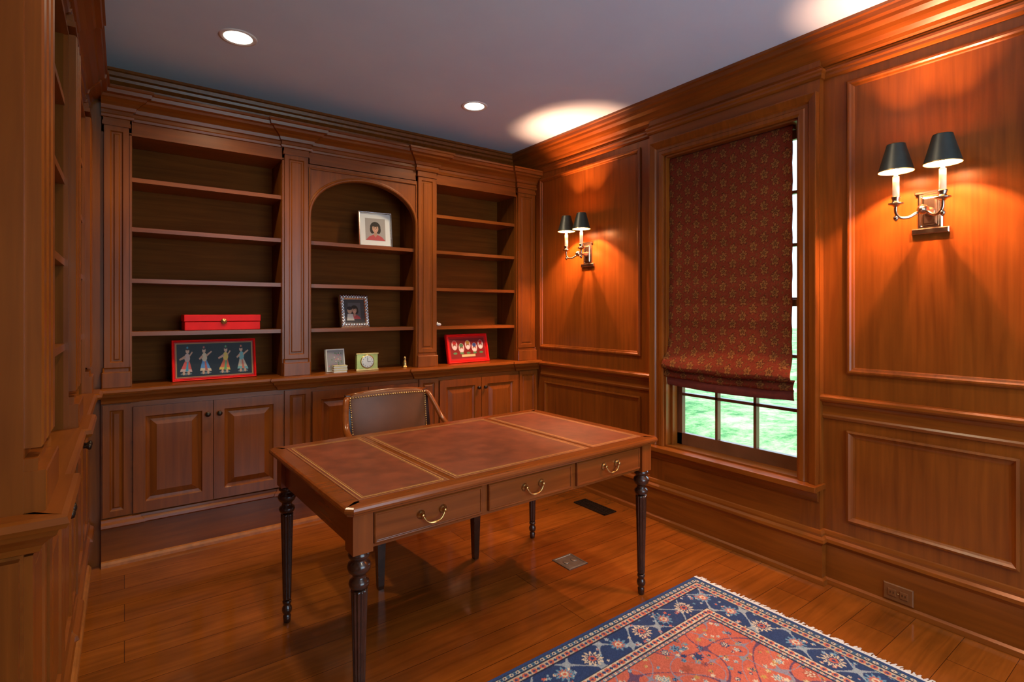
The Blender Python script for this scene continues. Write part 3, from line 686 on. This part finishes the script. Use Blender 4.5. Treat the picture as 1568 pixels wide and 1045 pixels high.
# ------------------------------------------------------------ rug
def rug():
    Lx,Ly=2.34,1.85; nx,ny=int(Lx/.0040),int(Ly/.0040)
    X,Y=np.meshgrid(np.linspace(0,Lx,nx),np.linspace(0,Ly,ny))
    d=np.minimum(np.minimum(X,Lx-X),np.minimum(Y,Ly-Y))
    navy=np.array((.025,.050,.14)); coral=np.array((.50,.125,.080)); cream=np.array((.60,.52,.38)); sky=np.array((.13,.28,.40)); lt=np.array((.36,.44,.50)); dk=np.array((.02,.025,.06)); gold=np.array((.45,.28,.08))
    col=np.zeros(X.shape+(3,)); col[:]=coral
    def stamp(cx,cy,R,c1,c2,mask,pet=6,ph=0,c3=None):
        i0=max(0,int((cx-R*1.3)/Lx*(nx-1))); i1=min(nx,int((cx+R*1.3)/Lx*(nx-1))+2); j0=max(0,int((cy-R*1.3)/Ly*(ny-1))); j1=min(ny,int((cy+R*1.3)/Ly*(ny-1))+2)
        if i1<=i0 or j1<=j0: return
        x=X[j0:j1,i0:i1]-cx; y=Y[j0:j1,i0:i1]-cy; rr=np.hypot(x,y); th=np.arctan2(y,x)+ph
        e=R*(.78+.22*np.cos(pet*th)); mk=mask[j0:j1,i0:i1]; sub=col[j0:j1,i0:i1]
        sub[(rr<e)&mk]=c1; sub[(rr<e*.68)&mk]=c2; sub[(rr<R*.36)&mk]=c1 if c3 is None else c3; sub[(rr<R*.18)&mk]=c2
    def flowers(mask,n,rs,pal,seed,xr,yr,pet=6):
        r=np.random.RandomState(seed)
        for k in range(n):
            cx=r.uniform(*xr); cy=r.uniform(*yr); R=r.uniform(*rs); c1=pal[r.randint(len(pal))]; c2=pal[r.randint(len(pal))]
            stamp(cx,cy,R,c1,c2,mask,pet,r.uniform(0,6.3))
    field=d>.262
    v=np.abs(np.sin(X*21+1.6*np.sin(Y*17))+np.cos(Y*23+1.5*np.sin(X*15)))
    col[field&(v<.12)]=navy*.8+coral*.2
    v2=np.abs(np.sin(X*37+1.2*np.sin(Y*31))+np.cos(Y*35+1.1*np.sin(X*29))); col[field&(v2<.10)]=sky*.7+coral*.3
    flowers(field,1300,(.008,.015),[navy,cream,sky,gold],2,(.25,Lx-.25),(.25,Ly-.25),5)
    flowers(field,150,(.016,.030),[cream,sky,coral*.7,navy],3,(.25,Lx-.25),(.25,Ly-.25),7)
    b=(d>.075)&(d<=.205); col[b]=navy
    vb=np.abs(np.sin(X*33+Y*4)+np.cos(Y*33-X*3)); col[b&(vb<.14)]=lt*.8
    flowers(b,1900,(.006,.011),[lt,coral,cream,sky],4,(0,Lx),(0,Ly),5)
    mid=.14; nX=14; nY=11; pos=[]
    for k in range(nX+1):
        x=mid+(Lx-2*mid)*k/nX; pos+=[(x,mid,k),(x,Ly-mid,k)]
    for k in range(1,nY):
        y=mid+(Ly-2*mid)*k/nY; pos+=[(mid,y,k+1),(Lx-mid,y,k)]
    for (x,y,k) in pos:
        if k%2: stamp(x,y,.045,cream,navy,b,12,0,coral)
        else: stamp(x,y,.040,sky,coral,b,10,0,cream)
    def guard(a,c,bg,p1,p2,per):
        g=(d>a)&(d<=c); col[g]=bg
        s=np.where((np.abs(d-X)<1e-6)|(np.abs(d-(Lx-X))<1e-6),Y,X); mm=(a+c)/2
        ph=(s/per)%1; q=np.hypot((ph-.5)*per,d-mm); col[g&(q<(c-a)*.36)]=p1; col[g&(q<(c-a)*.17)]=p2
        ph2=((s/per)+.5)%1; q=np.hypot((ph2-.5)*per,d-mm); col[g&(q<(c-a)*.2)]=p2
        col[(np.abs(d-a)<.0028)|(np.abs(d-c)<.0028)]=dk
    guard(.040,.075,cream*.8,coral,navy,.042)
    guard(.205,.240,cream,coral,navy,.040)
    guard(.242,.262,sky*.8,cream,coral,.028)
    guard(.014,.038,sky*.7,cream,navy,.03)
    col[d<=.014]=navy*1.2
    ns=rng.rand(*X.shape); col*= (.82+.36*ns)[...,None]
    e=empty('oriental_rug',(2.345,1.642,0),math.radians(1.0))
    def mp(u,v): return (u-Lx,v-Ly,.0105)
    picplane('pile',mp,Lx,Ly,col,e,MRUG)
    m=MB('backing'); m.box(-Lx,0,-Ly,0,.0005,.0100,simple('rug_edge',(.05,.06,.12),.9,noise=.2)); m.build(parent=e)
    m=MB('fringe'); fm=simple('fringe_cotton',(.72,.72,.70),.9,noise=.15)
    r=np.random.RandomState(8)
    for xs,sg in ((0,1),(-Lx,-1)):
        y=-Ly
        while y<0:
            l=.026+r.rand()*.022; dy=r.uniform(-.010,.010)
            w_=.0028
            m.add([(xs,y-w_,.010),(xs,y+w_,.010),(xs+sg*l*.6,y+dy*.5+w_*1.3,.007),(xs+sg*l*.6,y+dy*.5-w_*1.3,.007),(xs+sg*l,y+dy+w_,.002),(xs+sg*l,y+dy-w_,.002)],[(0,1,2,3),(3,2,4,5)],fm)
            y+=.0052
        m.box(min(xs,xs+sg*.008),max(xs,xs+sg*.008),-Ly,0,.0005,.0112,fm)
    m.build(parent=e)
rug()

# ------------------------------------------------------------ floor register, floor outlet, wall outlet
m=MB('floor_register')
m.box(2.585,2.70,2.50,2.80,.0005,.004,MDARK)
for i in range(5):
    for k in range(14):
        x=2.597+i*.0205; y=2.515+k*.0198; m.box(x,x+.012,y,y+.010,.004,.0065,MDARK)
m.box(2.585,2.593,2.50,2.80,.004,.0075,MDARK);m.box(2.692,2.70,2.50,2.80,.004,.0075,MDARK);m.box(2.585,2.70,2.50,2.508,.004,.0075,MDARK);m.box(2.585,2.70,2.792,2.80,.004,.0075,MDARK)
m.build()
m=MB('floor_outlet_cover'); ZU=lambda u,v,h:(u,v,h); STEEL=simple('brushed_plate',(.24,.24,.22),.35,.9,noise=.1)
m.nested(ZU,1.89,2.025,2.080,2.220,[(0,.0005),(0,.004),(.005,.006),(.012,.006),(.014,.004),(.016,.005)],STEEL)
for (x,y) in ((1.93,2.15),(1.985,2.15)): m.lathe((x,y,.005),[(0,.018),(.0025,.018),(.003,.015)],STEEL,24)
m.build()
m=MB('wall_outlet'); OB=lambda u,v,h:(XE-.018-h,u,v)
m.nested(OB,.862,.978,.036,.112,[(0,0),(0,.004),(.004,.007)],MOUTL)
for y in (.897,.943):
    m.nested(OB,y-.016,y+.016,.058,.090,[(0,.007),(0,.010),(.002,.011)],MOUTL)
    for dy in (-.006,.006): m.nested(OB,y+dy-.0012,y+dy+.0012,.070,.080,[(0,.011),(0,.0115)],MDARK)
m.lathe((XE-.025,.92,.074),[(0,.003),(-.002,.003)],MBRASS,10,'x')
m.build()

# ------------------------------------------------------------ outside
m=MB('lawn')
N=60; vs=[];fs=[]
for j in range(N+1):
    for i in range(N+1):
        x=3.1+60*(i/N)**1.4; y=-30+70*j/N; vs.append((x,y,-.55+.06*math.sin(x*.8)+.05*math.sin(y*.9)))
for j in range(N):
    for i in range(N): a=j*(N+1)+i; fs.append((a,a+1,a+N+2,a+N+1))
m.add(vs,fs,MGRASS,True); m.build()

# world + lights
w=D.worlds.new('World'); sc.world=w; w.use_nodes=True; bg=w.node_tree.nodes['Background']
bg.inputs['Color'].default_value=(.58,.82,1,1); bg.inputs['Strength'].default_value=4.2
L=D.lights.new('daylight_south','AREA'); L.shape='RECTANGLE'; L.size=2.0; L.size_y=1.9; L.energy=24; L.color=(.62,.80,1)
lo=D.objects.new('daylight_south',L); C.collection.objects.link(lo); lo.location=(1.5,-1.42,1.45); lo.rotation_euler=(math.radians(90),0,0)
L=D.lights.new('sun','SUN'); L.energy=3; L.angle=.02; L.color=(1,.95,.8)
lo=D.objects.new('sun',L); C.collection.objects.link(lo); lo.rotation_euler=Vector((-.2,.6,.75)).to_track_quat('Z','Y').to_euler()

# camera
cam=D.cameras.new('camera'); co=D.objects.new('camera',cam); C.collection.objects.link(co)
cam.sensor_width=36; cam.lens=814/1568*36; cam.shift_y=-44.5/1568; cam.clip_start=.02
co.location=(0,0,1.36); co.rotation_euler=(math.radians(90),0,math.radians(-36.1))
sc.camera=co
